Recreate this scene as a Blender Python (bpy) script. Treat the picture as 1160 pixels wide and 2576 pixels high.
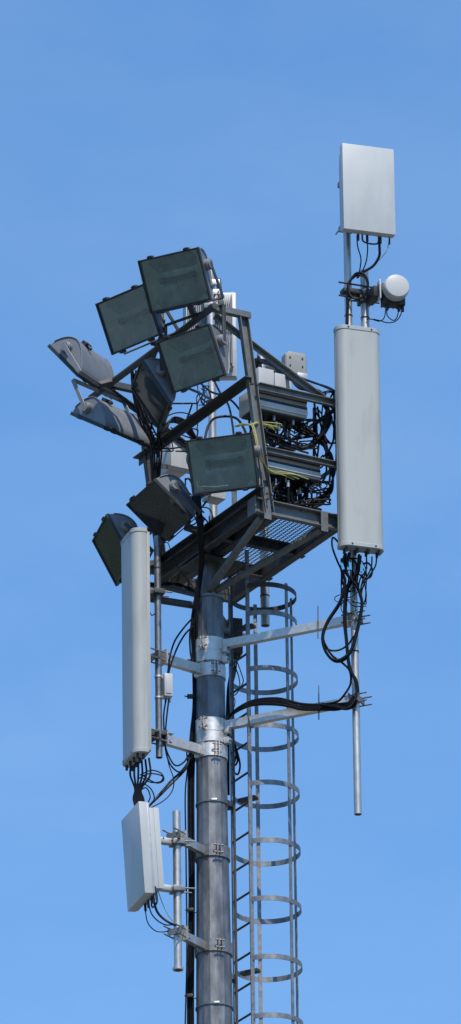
import bpy, bmesh, math, random
from mathutils import Vector, Matrix
R = math.radians
random.seed(7)
scene = bpy.context.scene
for o in list(bpy.data.objects): bpy.data.objects.remove(o)

# ------------------------------------------------------------------ camera
EL = R(23.3); ROLL = 0.013; DIST = 72.0; CX = 0.197; CZ = 1.6
FPX = 22030.0                       # focal length in units of a 1160 x 2576 picture
fwd = Vector((0, math.cos(EL), math.sin(EL)))
rt0 = Vector((1, 0, 0)); up0 = rt0.cross(fwd)
cup = up0*math.cos(ROLL) + rt0*math.sin(ROLL)
crt = rt0*math.cos(ROLL) - up0*math.sin(ROLL)
CAM = Vector((CX, -DIST, CZ))
cd = bpy.data.cameras.new('camera'); cam = bpy.data.objects.new('camera', cd)
scene.collection.objects.link(cam)
cd.sensor_fit = 'VERTICAL'; cd.sensor_height = 24.0; cd.sensor_width = 24.0
cd.lens = 24.0*FPX/2576.0; cd.clip_start = 1.0; cd.clip_end = 20000
mw = Matrix((crt, cup, -fwd)).transposed().to_4x4(); mw.translation = CAM
cam.matrix_world = mw
scene.camera = cam

# ------------------------------------------------------------------ sky, sun, exposure
SUN_EL, SUN_AZ = R(57.0), R(17.0)       # azimuth: to the right of the direction scene -> camera
SUN = Vector((math.sin(SUN_AZ)*math.cos(SUN_EL), -math.cos(SUN_AZ)*math.cos(SUN_EL), math.sin(SUN_EL)))
w = bpy.data.worlds.new('World'); scene.world = w; w.use_nodes = True
nt = w.node_tree; nt.nodes.clear()
sky = nt.nodes.new('ShaderNodeTexSky'); sky.sky_type = 'NISHITA'; sky.sun_disc = False
sky.sun_elevation = SUN_EL; sky.sun_rotation = math.atan2(SUN.x, SUN.y)
sky.altitude = 200; sky.air_density = 1.15; sky.dust_density = 0.0; sky.ozone_density = 5.0
tint = nt.nodes.new('ShaderNodeMix'); tint.data_type = 'RGBA'; tint.blend_type = 'MULTIPLY'
tint.inputs['Factor'].default_value = 1.0; tint.inputs['B'].default_value = (0.64, 0.85, 0.98, 1)
bg = nt.nodes.new('ShaderNodeBackground'); bg.inputs['Strength'].default_value = 0.15
ow = nt.nodes.new('ShaderNodeOutputWorld')
nt.links.new(sky.outputs[0], tint.inputs['A'])
# faint, uneven high veil over the whole sky
wtc = nt.nodes.new('ShaderNodeTexCoord'); wn = nt.nodes.new('ShaderNodeTexNoise')
wmp = nt.nodes.new('ShaderNodeMapping'); wmp.inputs['Scale'].default_value = (1, 1, 2.2); wmp.inputs['Location'].default_value = (0.37, 0.2, 0.11)
wn.inputs['Scale'].default_value = 17; wn.inputs['Detail'].default_value = 7; wn.inputs['Roughness'].default_value = 0.58
wr = nt.nodes.new('ShaderNodeMapRange'); wr.inputs['From Min'].default_value = 0.40; wr.inputs['From Max'].default_value = 0.80; wr.inputs['To Max'].default_value = 0.075
veil = nt.nodes.new('ShaderNodeMix'); veil.data_type = 'RGBA'; veil.inputs['B'].default_value = (5.0, 6.2, 7.0, 1)
nt.links.new(wtc.outputs['Generated'], wmp.inputs['Vector']); nt.links.new(wmp.outputs[0], wn.inputs['Vector'])
nt.links.new(wn.outputs['Fac'], wr.inputs['Value']); nt.links.new(wr.outputs[0], veil.inputs['Factor'])
nt.links.new(tint.outputs['Result'], veil.inputs['A']); nt.links.new(veil.outputs['Result'], bg.inputs['Color'])
nt.links.new(bg.outputs[0], ow.inputs['Surface'])
sl = bpy.data.lights.new('sun', 'SUN'); sl.energy = 3.3; sl.angle = R(0.53); sl.color = (1.0, 0.92, 0.80)
so = bpy.data.objects.new('sun', sl); scene.collection.objects.link(so)
so.rotation_euler = SUN.to_track_quat('Z', 'Y').to_euler(); so.location = (20, -30, 80)
scene.view_settings.view_transform = 'Standard'; scene.view_settings.look = 'None'
scene.view_settings.exposure = 0.36; scene.view_settings.gamma = 1.0
scene.view_settings.use_curve_mapping = False
scene.render.engine = 'CYCLES'

# ------------------------------------------------------------------ pixel -> point on the plane y = depth
def P(px, py, y):
    d = fwd*FPX + crt*(px-580.0) + cup*(1288.0-py)
    t = (y - CAM.y)/d.y
    return CAM + d*t

# ------------------------------------------------------------------ materials
def mat(name, base, rough=0.5, metal=0.0, var=0.15, scale=18.0, bump=0.0, stretch=(1, 1, 1), spec=0.5, dirt=None, dirt_scale=3.0, rvar=0.1):
    m = bpy.data.materials.new(name); m.use_nodes = True
    t = m.node_tree; b = t.nodes['Principled BSDF']
    tc = t.nodes.new('ShaderNodeTexCoord'); mp = t.nodes.new('ShaderNodeMapping')
    mp.inputs['Scale'].default_value = stretch
    t.links.new(tc.outputs['Object'], mp.inputs['Vector'])
    n = t.nodes.new('ShaderNodeTexNoise'); n.inputs['Scale'].default_value = scale
    n.inputs['Detail'].default_value = 6; n.inputs['Roughness'].default_value = 0.6
    t.links.new(mp.outputs[0], n.inputs['Vector'])
    r = t.nodes.new('ShaderNodeValToRGB')
    lo = [c*(1-var) for c in base]; hi = [min(1, c*(1+var)) for c in base]
    r.color_ramp.elements[0].position = 0.3; r.color_ramp.elements[1].position = 0.7
    r.color_ramp.elements[0].color = (*lo, 1); r.color_ramp.elements[1].color = (*hi, 1)
    t.links.new(n.outputs['Fac'], r.inputs['Fac'])
    col = r.outputs['Color']
    if dirt:
        n2 = t.nodes.new('ShaderNodeTexNoise'); n2.inputs['Scale'].default_value = dirt_scale
        n2.inputs['Detail'].default_value = 8
        mp2 = t.nodes.new('ShaderNodeMapping'); mp2.inputs['Scale'].default_value = (1, 1, 0.25)
        t.links.new(tc.outputs['Object'], mp2.inputs['Vector']); t.links.new(mp2.outputs[0], n2.inputs['Vector'])
        r2 = t.nodes.new('ShaderNodeValToRGB')
        r2.color_ramp.elements[0].position = 0.5; r2.color_ramp.elements[1].position = 0.78
        r2.color_ramp.elements[0].color = (0, 0, 0, 1); r2.color_ramp.elements[1].color = (0.75, 0.75, 0.75, 1)
        mx = t.nodes.new('ShaderNodeMix'); mx.data_type = 'RGBA'
        t.links.new(n2.outputs['Fac'], r2.inputs['Fac']); t.links.new(r2.outputs['Color'], mx.inputs['Factor'])
        t.links.new(col, mx.inputs['A']); mx.inputs['B'].default_value = (*dirt, 1)
        col = mx.outputs['Result']
    t.links.new(col, b.inputs['Base Color'])
    mr = t.nodes.new('ShaderNodeMapRange'); mr.inputs['To Min'].default_value = max(0.03, rough-rvar); mr.inputs['To Max'].default_value = min(1, rough+rvar)
    t.links.new(n.outputs['Fac'], mr.inputs['Value']); t.links.new(mr.outputs[0], b.inputs['Roughness'])
    b.inputs['Metallic'].default_value = metal
    b.inputs['Specular IOR Level'].default_value = spec
    if bump:
        bp = t.nodes.new('ShaderNodeBump'); bp.inputs['Strength'].default_value = bump; bp.inputs['Distance'].default_value = 0.01
        t.links.new(n.outputs['Fac'], bp.inputs['Height']); t.links.new(bp.outputs[0], b.inputs['Normal'])
    return m

M_MAST = mat('aged_zinc', (0.205, 0.21, 0.215), 0.52, 0.72, 0.38, 13, 0.10, (1, 1, 0.4), dirt=(0.11, 0.11, 0.115), dirt_scale=11)
M_ZINC = mat('dull_zinc', (0.262, 0.266, 0.266), 0.5, 0.6, 0.28, 22, 0.05, dirt=(0.13, 0.135, 0.14), dirt_scale=7)
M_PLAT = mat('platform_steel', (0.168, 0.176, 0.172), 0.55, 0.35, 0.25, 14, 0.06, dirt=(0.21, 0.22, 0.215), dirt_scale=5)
M_DARKZINC = mat('dark_shaded_steel', (0.085, 0.09, 0.093), 0.6, 0.4, 0.25, 16, 0.08, dirt=(0.05, 0.053, 0.055), dirt_scale=6)  # dark steel, base lowered further for shade under the platform
M_BRIGHT = mat('bright_zinc', (0.68, 0.655, 0.61), 0.5, 0.85, 0.14, 25, 0.04)
M_PIPE = mat('pipe_zinc', (0.56, 0.535, 0.495), 0.48, 0.88, 0.16, 16, 0.05, (1, 1, 0.5), dirt=(0.30, 0.30, 0.295), dirt_scale=6)
M_PIPEOLD = mat('dull_pipe', (0.27, 0.265, 0.26), 0.42, 0.8, 0.2, 20, 0.05)
M_RADOME = mat('grey_radome', (0.42, 0.43, 0.395), 0.42, 0.0, 0.03, 3, 0, (1, 1, 0.1), 0.9, dirt=(0.33, 0.325, 0.30), dirt_scale=9)
M_CAP = mat('grey_cap', (0.40, 0.42, 0.41), 0.5, 0.0, 0.05, 8)
M_WHITE = mat('white_housing', (0.53, 0.55, 0.545), 0.4, 0.0, 0.03, 4, dirt=(0.43, 0.435, 0.43), dirt_scale=6)
M_DISH = mat('white_radome', (0.52, 0.52, 0.51), 0.35, 0.0, 0.03, 4)
M_ALU = mat('cast_aluminium', (0.48, 0.49, 0.50), 0.45, 0.5, 0.1, 20)
M_FIN = mat('heat_sink', (0.42, 0.43, 0.43), 0.5, 0.2, 0.1, 20)
M_LAMP = mat('lamp_housing', (0.215, 0.225, 0.235), 0.5, 0.25, 0.12, 10, 0.03, dirt=(0.2, 0.21, 0.22), dirt_scale=8)
M_FRAME = mat('lamp_frame', (0.035, 0.04, 0.042), 0.5, 0.2, 0.2, 15)
M_REFL = mat('lamp_reflector', (0.78, 0.86, 0.86), 0.3, 0.3, 0.25, 6, 0.03, dirt=(0.30, 0.36, 0.37), dirt_scale=7)
M_LITREFL = mat('lit_reflector_white', (0.93, 0.94, 0.86), 0.3, 0.0, 0.08, 8)  # near-white base stands in for light caught inside the reflector
M_BULB = mat('lamp_bulb', (0.34, 0.36, 0.36), 0.3, 0.0, 0.1, 10)
M_BLACK = mat('black_cable', (0.0055, 0.0065, 0.009), 0.5, 0.0, 0.3, 20, spec=0.22)
M_DARK = mat('dark_metal', (0.045, 0.047, 0.05), 0.5, 0.4, 0.2, 20)
M_GREENW = mat('green_wire', (0.16, 0.28, 0.14), 0.5, 0.0, 0.1, 20)
M_YELLOW = mat('yellow_wire', (0.46, 0.44, 0.14), 0.5, 0.0, 0.15, 20)
M_BLUE = mat('blue_tag', (0.05, 0.32, 0.62), 0.5, 0.0, 0.05, 20)
M_TEAL = mat('teal_tag', (0.02, 0.16, 0.14), 0.5, 0.0, 0.05, 20)
M_RED = mat('red_tag', (0.5, 0.03, 0.03), 0.5, 0.0, 0.05, 20)
M_PLASTIC = mat('grey_plastic', (0.31, 0.315, 0.30), 0.5, 0.0, 0.06, 9)

def glass_mat():
    m = bpy.data.materials.new('lamp_glass'); m.use_nodes = True
    t = m.node_tree; t.nodes.clear()
    o = t.nodes.new('ShaderNodeOutputMaterial'); mix = t.nodes.new('ShaderNodeMixShader')
    tr = t.nodes.new('ShaderNodeBsdfTransparent'); gl = t.nodes.new('ShaderNodeBsdfGlossy')
    fr = t.nodes.new('ShaderNodeFresnel'); fr.inputs['IOR'].default_value = 1.5
    gl.inputs['Roughness'].default_value = 0.08
    tc = t.nodes.new('ShaderNodeTexCoord'); n = t.nodes.new('ShaderNodeTexNoise'); n.inputs['Scale'].default_value = 5; n.inputs['Detail'].default_value = 5
    r = t.nodes.new('ShaderNodeValToRGB')
    r.color_ramp.elements[0].position = 0.3; r.color_ramp.elements[1].position = 0.75
    r.color_ramp.elements[0].color = (0.80, 0.92, 0.94, 1); r.color_ramp.elements[1].color = (0.92, 0.985, 1.0, 1)
    t.links.new(tc.outputs['Object'], n.inputs['Vector']); t.links.new(n.outputs['Fac'], r.inputs['Fac'])
    t.links.new(r.outputs['Color'], tr.inputs['Color'])
    ds = t.nodes.new('ShaderNodeBsdfDiffuse'); ds.inputs['Color'].default_value = (0.38, 0.47, 0.48, 1)   # pale film, brightness of the glass put into its colour
    m2 = t.nodes.new('ShaderNodeMixShader'); dr = t.nodes.new('ShaderNodeMapRange'); dr.inputs['From Min'].default_value = 0.3; dr.inputs['From Max'].default_value = 0.75; dr.inputs['To Min'].default_value = 0.11; dr.inputs['To Max'].default_value = 0.02
    t.links.new(n.outputs['Fac'], dr.inputs['Value']); t.links.new(dr.outputs[0], m2.inputs['Fac'])
    t.links.new(tr.outputs[0], m2.inputs[1]); t.links.new(ds.outputs[0], m2.inputs[2])
    t.links.new(fr.outputs[0], mix.inputs['Fac']); t.links.new(m2.outputs[0], mix.inputs[1]); t.links.new(gl.outputs[0], mix.inputs[2])
    t.links.new(mix.outputs[0], o.inputs['Surface'])
    return m
M_GLASS = glass_mat()

# ------------------------------------------------------------------ mesh builder
def frame_z(p0, p1, up=None):
    z = (p1-p0).normalized()
    a = up if up is not None else (Vector((0, 0, 1)) if abs(z.z) < 0.95 else Vector((1, 0, 0)))
    x = a.cross(z).normalized(); y = z.cross(x)
    return x, y, z

class MB:
    def __init__(s): s.v = []; s.f = []
    def add(s, vs, fs):
        n = len(s.v); s.v += [Vector(q) for q in vs]; s.f += [tuple(i+n for i in f) for f in fs]; return s
    def box(s, c, size, M=None):
        c = Vector(c); hx, hy, hz = size[0]/2, size[1]/2, size[2]/2
        vs = [Vector((x, y, z)) for x in (-hx, hx) for y in (-hy, hy) for z in (-hz, hz)]
        vs = [(M @ q if M else q) + c for q in vs]
        return s.add(vs, [(0,1,3,2),(4,6,7,5),(0,4,5,1),(2,3,7,6),(0,2,6,4),(1,5,7,3)])
    def beam(s, p0, p1, w, h, up=None):          # w sideways, h along up
        p0 = Vector(p0); p1 = Vector(p1); x, y, z = frame_z(p0, p1, up)
        vs = [p + x*sx*w/2 + y*sy*h/2 for p in (p0, p1) for sx, sy in ((-1,-1),(1,-1),(1,1),(-1,1))]
        return s.add(vs, [(3,2,1,0),(4,5,6,7),(0,1,5,4),(1,2,6,5),(2,3,7,6),(3,0,4,7)])
    def prof(s, p0, p1, pts, up=None):            # closed 2D profile (x sideways, y up) along p0 p1
        p0 = Vector(p0); p1 = Vector(p1); x, y, z = frame_z(p0, p1, up); n = len(pts)
        vs = [p + x*a + y*b for p in (p0, p1) for a, b in pts]
        fs = [(i, (i+1) % n, n+(i+1) % n, n+i) for i in range(n)] + [tuple(range(n-1, -1, -1)), tuple(range(n, 2*n))]
        return s.add(vs, fs)
    def channel(s, p0, p1, w, h, t, side, up=None):   # C section, web on side +1/-1, open to the other
        k = side
        pts = [(k*w/2, -h/2), (k*w/2, h/2), (-k*w/2, h/2), (-k*w/2, h/2-t), (k*(w/2-t), h/2-t), (k*(w/2-t), -h/2+t), (-k*w/2, -h/2+t), (-k*w/2, -h/2)]
        return s.prof(p0, p1, pts, up)
    def angle(s, p0, p1, w, h, t, side, updir=1, up=None):
        k, q = side, updir
        pts = [(k*w/2, -q*h/2), (k*w/2, q*h/2), (-k*w/2, q*h/2), (-k*w/2, q*(h/2-t)), (k*(w/2-t), q*(h/2-t)), (k*(w/2-t), -q*h/2)]
        return s.prof(p0, p1, pts, up)
    def cyl(s, p0, p1, r0, r1=None, n=16, cap=True, phase=0.0):
        r1 = r0 if r1 is None else r1
        p0 = Vector(p0); p1 = Vector(p1); x, y, z = frame_z(p0, p1)
        vs = []
        for p, r in ((p0, r0), (p1, r1)):
            for i in range(n):
                a = 2*math.pi*(i+phase)/n; vs.append(p + x*math.cos(a)*r + y*math.sin(a)*r)
        fs = [(i, (i+1) % n, n+(i+1) % n, n+i) for i in range(n)]
        if cap: fs += [tuple(range(n-1, -1, -1)), tuple(range(n, 2*n))]
        return s.add(vs, fs)
    def pipe(s, p0, p1, r, t=0.004, n=20):       # open-ended hollow pipe
        p0 = Vector(p0); p1 = Vector(p1); x, y, z = frame_z(p0, p1)
        vs = []
        for p, rr in ((p0, r), (p1, r), (p1, r-t), (p0, r-t)):
            for i in range(n):
                a = 2*math.pi*i/n; vs.append(p + x*math.cos(a)*rr + y*math.sin(a)*rr)
        fs = []
        for k in range(4):
            a0, b0 = k*n, ((k+1) % 4)*n
            fs += [(a0+i, a0+(i+1) % n, b0+(i+1) % n, b0+i) for i in range(n)]
        return s.add(vs, fs)
    def ring(s, c, ax, r0, r1, h, n=24, a0=0.0, a1=2*math.pi, x=None):   # flat band round an axis
        c = Vector(c); ax = Vector(ax).normalized()
        if x is None:
            x = Vector((1, 0, 0)) if abs(ax.x) < 0.9 else Vector((0, 1, 0))
        x = (x - ax*x.dot(ax)).normalized(); y = ax.cross(x)
        full = abs(a1-a0-2*math.pi) < 1e-4; m = n if full else n+1
        vs = []
        for i in range(m):
            a = a0+(a1-a0)*i/n; d = x*math.cos(a)+y*math.sin(a)
            vs += [c+d*r0-ax*h/2, c+d*r1-ax*h/2, c+d*r1+ax*h/2, c+d*r0+ax*h/2]
        fs = []
        for i in range(n):
            j = (i+1) % m
            for k in range(4): fs.append((i*4+k, j*4+k, j*4+(k+1) % 4, i*4+(k+1) % 4))
        if not full: fs += [(0,1,2,3), (n*4+3, n*4+2, n*4+1, n*4)]
        return s.add(vs, fs)
    def tube(s, pts, r, n=7, sub=6, closed=False):
        pts = [Vector(p) for p in pts]
        path = []
        m = len(pts)
        if m > 2 and sub > 1:
            for i in range(m-1):
                a = pts[i-1] if i > 0 else pts[0]*2-pts[1]
                b, c = pts[i], pts[i+1]
                d = pts[i+2] if i+2 < m else pts[-1]*2-pts[-2]
                for k in range(sub):
                    t = k/sub
                    path.append(0.5*((2*b)+(c-a)*t+(2*a-5*b+4*c-d)*t*t+(3*b-a-3*c+d)*t**3))
            path.append(pts[-1])
        else: path = pts
        vs = []; nrm = None; L = len(path)
        for i, p in enumerate(path):
            tg = (path[min(i+1, L-1)]-path[max(i-1, 0)])
            tg = tg.normalized() if tg.length > 1e-9 else Vector((0, 0, 1))
            if nrm is None: nrm = tg.orthogonal().normalized()
            nrm = (nrm-tg*nrm.dot(tg))
            nrm = nrm.normalized() if nrm.length > 1e-6 else tg.orthogonal().normalized()
            bn = tg.cross(nrm)
            for k in range(n):
                a = 2*math.pi*k/n; vs.append(p+nrm*math.cos(a)*r+bn*math.sin(a)*r)
        fs = [(i*n+k, i*n+(k+1) % n, (i+1)*n+(k+1) % n, (i+1)*n+k) for i in range(L-1) for k in range(n)]
        fs += [tuple(range(n-1, -1, -1)), tuple((L-1)*n+k for k in range(n))]
        return s.add(vs, fs)
    def mesh(s, name, off=Vector((0, 0, 0)), bevel=0.0, seg=2, smooth=True, ang=35):
        me = bpy.data.meshes.new(name)
        me.from_pydata([tuple(q-off) for q in s.v], [], s.f)
        bm = bmesh.new(); bm.from_mesh(me)
        bmesh.ops.recalc_face_normals(bm, faces=bm.faces)
        if bevel > 0:
            es = [e for e in bm.edges if len(e.link_faces) == 2 and e.calc_face_angle(0) > R(40)]
            bmesh.ops.bevel(bm, geom=es, offset=bevel, segments=seg, affect='EDGES', profile=0.6, clamp_overlap=True)
        bm.to_mesh(me); bm.free()
        if smooth:
            for p in me.polygons: p.use_smooth = True
            me.set_sharp_from_angle(angle=R(ang))
        return me

OFF = {}
def link(o): scene.collection.objects.link(o); return o
def thing(name, label, cat, loc, group=None, rot=None):
    o = bpy.data.objects.new(name, None); link(o); o.empty_display_size = 0.1
    o.location = loc; o['label'] = label; o['category'] = cat
    if group: o['group'] = group
    if rot is not None: o.rotation_euler = rot.to_euler(); OFF[o.name] = Vector((0, 0, 0))
    else: OFF[o.name] = Vector(loc)
    return o
def part(mb, name, m, parent, bevel=0.0, seg=2, smooth=True, kind=None, label=None, ang=35):
    off = OFF[parent.name]
    me = mb.mesh(name, off, bevel, seg, smooth, ang); me.materials.append(m)
    o = bpy.data.objects.new(name, me); link(o); o.parent = parent; OFF[o.name] = off
    if kind: o['kind'] = kind
    if label: o['label'] = label
    return o
def share(src, name, parent, delta=(0, 0, 0)):    # another alike piece: same mesh, moved
    o = bpy.data.objects.new(name, src.data); link(o); o.parent = parent; o.location = Vector(delta)
    OFF[o.name] = OFF[parent.name]
    return o

# ================================================================== SETTING
g = MB(); g.add([(-6000, -6000, 0), (6000, -6000, 0), (6000, 6000, 0), (-6000, 6000, 0)], [(0, 1, 2, 3)])
gm = mat('gravel_ground', (0.12, 0.125, 0.115), 0.95, 0, 0.12, 0.03, dirt=(0.09, 0.10, 0.075), dirt_scale=0.01)
me = g.mesh('ground', smooth=False); me.materials.append(gm)
go = link(bpy.data.objects.new('ground', me)); go['kind'] = 'structure'

# unseen wooded hill ring, added to darken reflections in lamp glass and pipes
hm = MB(); NH = 160; hv = []; hf = []
for i in range(NH):
    a = 2*math.pi*i/NH; c_, s_ = math.cos(a), math.sin(a)
    hh = 145+24*math.sin(3*a+0.7)+18*math.sin(7*a+2.1)+8*math.sin(19*a)
    hv += [(c_*700, s_*700, -2), (c_*820, s_*820, hh*0.72), (c_*960, s_*960, hh*1.12), (c_*1300, s_*1300, -2)]
for i in range(NH):
    k = (i+1) % NH
    for q in range(3): hf.append((i*4+q, k*4+q, k*4+q+1, i*4+q+1))
me = hm.add(hv, hf).mesh('unseen_hills'); me.materials.append(mat('unseen_woodland', (0.045, 0.065, 0.03), 0.95, 0, 0.5, 0.05))
ho = link(bpy.data.objects.new('unseen_hills', me)); ho['kind'] = 'structure'

Z = Vector((0, 0, 1)); U = Vector((math.cos(R(30)), math.sin(R(30)), 0)); V = Vector((-math.sin(R(30)), math.cos(R(30)), 0))
def zat(py, px=530, y=0.0): return P(px, py, y).z

# ------------------------------------------------------------------ mast
MZ_TOP = zat(1385); Z1510 = zat(1510); Z2576 = zat(2576)
def mr(z):                    # mast radius at height z
    return 0.1205 + (0.165-0.1205)*(Z1510-z)/(Z1510-Z2576)
mast = thing('mast', 'tall tapered galvanised steel mast that carries everything else', 'mast', (0, 0, 0))
joints = [Z1510, zat(2027), zat(2539), 24.0, 18.0, 12.0, 6.0, 0.0]
prev = MZ_TOP
for i, z in enumerate(joints):
    r1 = mr(prev); r0 = mr(z)
    if i == 0: r1, r0 = 0.098, 0.1
    part(MB().cyl((0, 0, z), (0, 0, prev), r0 - (0.0 if i % 2 == 0 or i == 0 else 0.0), r1 - (0.004 if i > 1 else 0), 16, True, 0.5), 'mast_section', M_MAST, mast, ang=12)
    if 0 < i < 7:
        part(MB().ring((0, 0, z), Z, r0-0.01, r0+0.004, 0.014, 32), 'weld_seam', M_MAST, mast)
        part(MB().box((0.02, -r0-0.003, z+0.004), (0.05, 0.012, 0.02)), 'weld_glint', M_BRIGHT, mast, 0.004)  # bright box standing in for the sun glint on the weld bead
    prev = z
part(MB().ring((0, 0, Z1510+0.006), Z, 0.09, 0.132, 0.022, 32), 'flange', M_ZINC, mast)
part(MB().ring((0, 0, 0.02), Z, 0.3, 0.62, 0.04, 32), 'base_plate', M_ZINC, mast)

# ------------------------------------------------------------------ platform
K0 = -(U*0.19 + V*1.20)
KZ = P(647, 1250, K0.y).z
K = Vector((K0.x, K0.y, KZ))
L1, L2, BH = 0.85, 1.93, 0.14
def PL(a, b, h): return K + U*a + V*b + Z*h
plat = thing('service_platform', 'small grating platform with railings and lamp rails on top of the mast', 'platform', PL(0.19, 1.2, -BH))
ch = lambda p0, p1, side, m=M_PLAT, w=0.06, h=BH: part(MB().channel(p0, p1, w, h, 0.009, side), 'edge_beam', m, plat)
hb = -BH/2
ch(PL(-0.0, 0.03, hb), PL(L1+0.03, 0.03, hb), 1)            # K-R end (towards camera right)
ch(PL(0.03, -0.0, hb+0.003), PL(0.03, L2+0.03, hb+0.003), -1, M_DARKZINC, 0.07)  # darker steel on these beams carries the underside shade
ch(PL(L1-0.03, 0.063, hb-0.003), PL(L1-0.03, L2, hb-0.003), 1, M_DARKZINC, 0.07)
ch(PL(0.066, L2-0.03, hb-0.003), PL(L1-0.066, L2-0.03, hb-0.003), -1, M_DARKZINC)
# joists
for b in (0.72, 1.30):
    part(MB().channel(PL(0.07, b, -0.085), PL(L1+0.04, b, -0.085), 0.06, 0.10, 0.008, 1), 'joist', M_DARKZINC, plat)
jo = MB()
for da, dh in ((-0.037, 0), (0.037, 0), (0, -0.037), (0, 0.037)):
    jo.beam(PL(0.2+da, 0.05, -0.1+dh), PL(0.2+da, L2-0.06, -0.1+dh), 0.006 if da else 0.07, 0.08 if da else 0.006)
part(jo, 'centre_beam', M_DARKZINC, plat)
part(MB().prof(PL(0.0, 1.2, -0.171), PL(0.46, 1.2, -0.171), [(-0.2, -0.008), (0.2, -0.008), (0.2, 0.008), (-0.2, 0.008)]), 'head_plate', M_DARKZINC, plat)
# grating
gr = MB()
nb = int((L1-0.08)/0.042)
for i in range(nb+1):
    a = 0.05+i*0.042
    gr.beam(PL(a, 0.06, -0.012), PL(a, L2-0.06, -0.012), 0.005, 0.008)
j = 0.09
while j < L2-0.07:
    gr.beam(PL(0.05, j, -0.010), PL(L1-0.05, j, -0.010), 0.003, 0.004); j += 0.036
part(gr, 'floor_grating', M_PLAT, plat, smooth=False, kind='stuff')
# gusset plates on the camera end
for a, b in ((0.10, -0.006), (0.68, -0.006)):
    part(MB().beam(PL(a-0.035, b, -0.10), PL(a+0.035, b, -0.10), 0.008, 0.19), 'gusset_plate', M_PLAT, plat)
part(MB().beam(PL(-0.006, 0.02, -0.06), PL(-0.006, 0.16, -0.06), 0.008, 0.16), 'gusset_plate', M_PLAT, plat)
# raking braces to the mast
zb = zat(1493)
part(MB().cyl((0.0, -0.09, zb), PL(0.07, 0.06, -0.16), 0.036, n=16), 'brace', M_PLAT, plat)
part(MB().cyl((0.06, -0.07, zb), PL(0.68, 0.06, -0.155), 0.031, n=16), 'brace', M_PLAT, plat)
part(MB().cyl((-0.06, 0.06, zb), PL(0.07, L2-0.09, -0.16), 0.026, n=16), 'brace', M_DARKZINC, plat)
# leaning lamp posts
def LEAN(b, h): return PL(0.10 - 0.128*h, b, h)
HT = 1.72
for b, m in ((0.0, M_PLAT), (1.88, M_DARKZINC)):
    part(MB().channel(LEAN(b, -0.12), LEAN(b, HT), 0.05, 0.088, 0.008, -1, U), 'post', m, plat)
    part(MB().beam(LEAN(b, HT+0.02)+U*0.07, PL(-0.46, b, HT+0.02), 0.06, 0.055), 'rail_arm', m, plat)
    part(MB().angle(PL(-0.38, b+0.05, HT-0.03), PL(L1, b+0.05 if b < 1 else b-0.02, 1.06), 0.045, 0.045, 0.007, 1), 'diagonal_brace', m, plat)
RAIL_T = (PL(-0.44, -0.06, HT+0.015), PL(-0.44, 2.22, HT+0.015))
part(MB().cyl(*RAIL_T, 0.031, n=16), 'lamp_rail', M_DARKZINC, plat)
RAIL_G = (LEAN(-0.05, 1.09)-U*0.06, LEAN(2.0, 1.09)-U*0.06)
part(MB().angle(*RAIL_G, 0.07, 0.07, 0.008, -1), 'guard_rail', M_DARKZINC, plat)
RAIL_M = (LEAN(-0.03, 0.40)-U*0.06, LEAN(1.98, 0.40)-U*0.06)
part(MB().angle(*RAIL_M, 0.05, 0.05, 0.007, -1), 'guard_rail', M_DARKZINC, plat)
RAIL_L = (LEAN(-0.03, 0.06)-U*0.06, LEAN(2.05, 0.06)-U*0.06)
part(MB().angle(*RAIL_L, 0.06, 0.07, 0.007, -1), 'guard_rail', M_DARKZINC, plat)
# side guard rails and rear posts
part(MB().channel(PL(0.03, -0.01, 1.07), PL(L1+0.02, -0.01, 1.07), 0.04, 0.07, 0.006, 1), 'guard_rail', M_PLAT, plat)
part(MB().channel(PL(0.10, -0.01, 0.47), PL(L1+0.02, -0.01, 0.47), 0.04, 0.055, 0.006, 1), 'guard_rail', M_PLAT, plat)
for b in (0.03, L2-0.03):
    part(MB().angle(PL(L1, b, -0.1), PL(L1, b, 1.12), 0.05, 0.05, 0.006, 1, 1, U), 'post', M_PLAT, plat)
for h in (1.06, 0.5):
    part(MB().angle(PL(L1+0.035, 0.0, h), PL(L1+0.035, L2, h), 0.045, 0.045, 0.006, 1), 'guard_rail', M_DARKZINC, plat)
part(MB().angle(PL(0.02, L2+0.0, 1.06), PL(L1, L2+0.0, 1.06), 0.045, 0.045, 0.006, -1), 'guard_rail', M_DARKZINC, plat)
for b, h in ((0.0, 0.03), (0.0, -0.02), (0.0, 0.40), (0.0, 1.06)):
    for s in (-0.02, 0.025):
        q = LEAN(b-0.035, h)+U*s
        part(MB().cyl(q, q-V*0.02, 0.009, n=6), 'bolt', M_DARK, plat)

# ------------------------------------------------------------------ caged ladder
LAD = U*0.30
lad = thing('caged_ladder', 'narrow ladder with round safety hoops running up right of the mast', 'ladder', Vector((LAD.x, LAD.y, 0)))
CH, HR = 0.155, 0.295
HC = LAD + U*math.sqrt(HR*HR-CH*CH)
zl_top = zat(1500, 600, HC.y)
for s in (-1, 1):
    q = LAD + V*s*CH
    part(MB().beam(q+Z*0.3, q+Z*(KZ-0.02), 0.014, 0.036, U), 'stile', M_ZINC, lad)
def hoop_z(py): return P(672, py, HC.y).z
hz0 = hoop_z(2143); dh = (hoop_z(2143)-hoop_z(2435))/2
a_near = math.atan2(*( (-V*CH - U*math.sqrt(HR*HR-CH*CH)).dot(q) for q in (V, U)))   # angle of near stile in (U,V)
a_far = math.atan2(*((V*CH - U*math.sqrt(HR*HR-CH*CH)).dot(q) for q in (V, U)))
hoop_src = None
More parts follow.
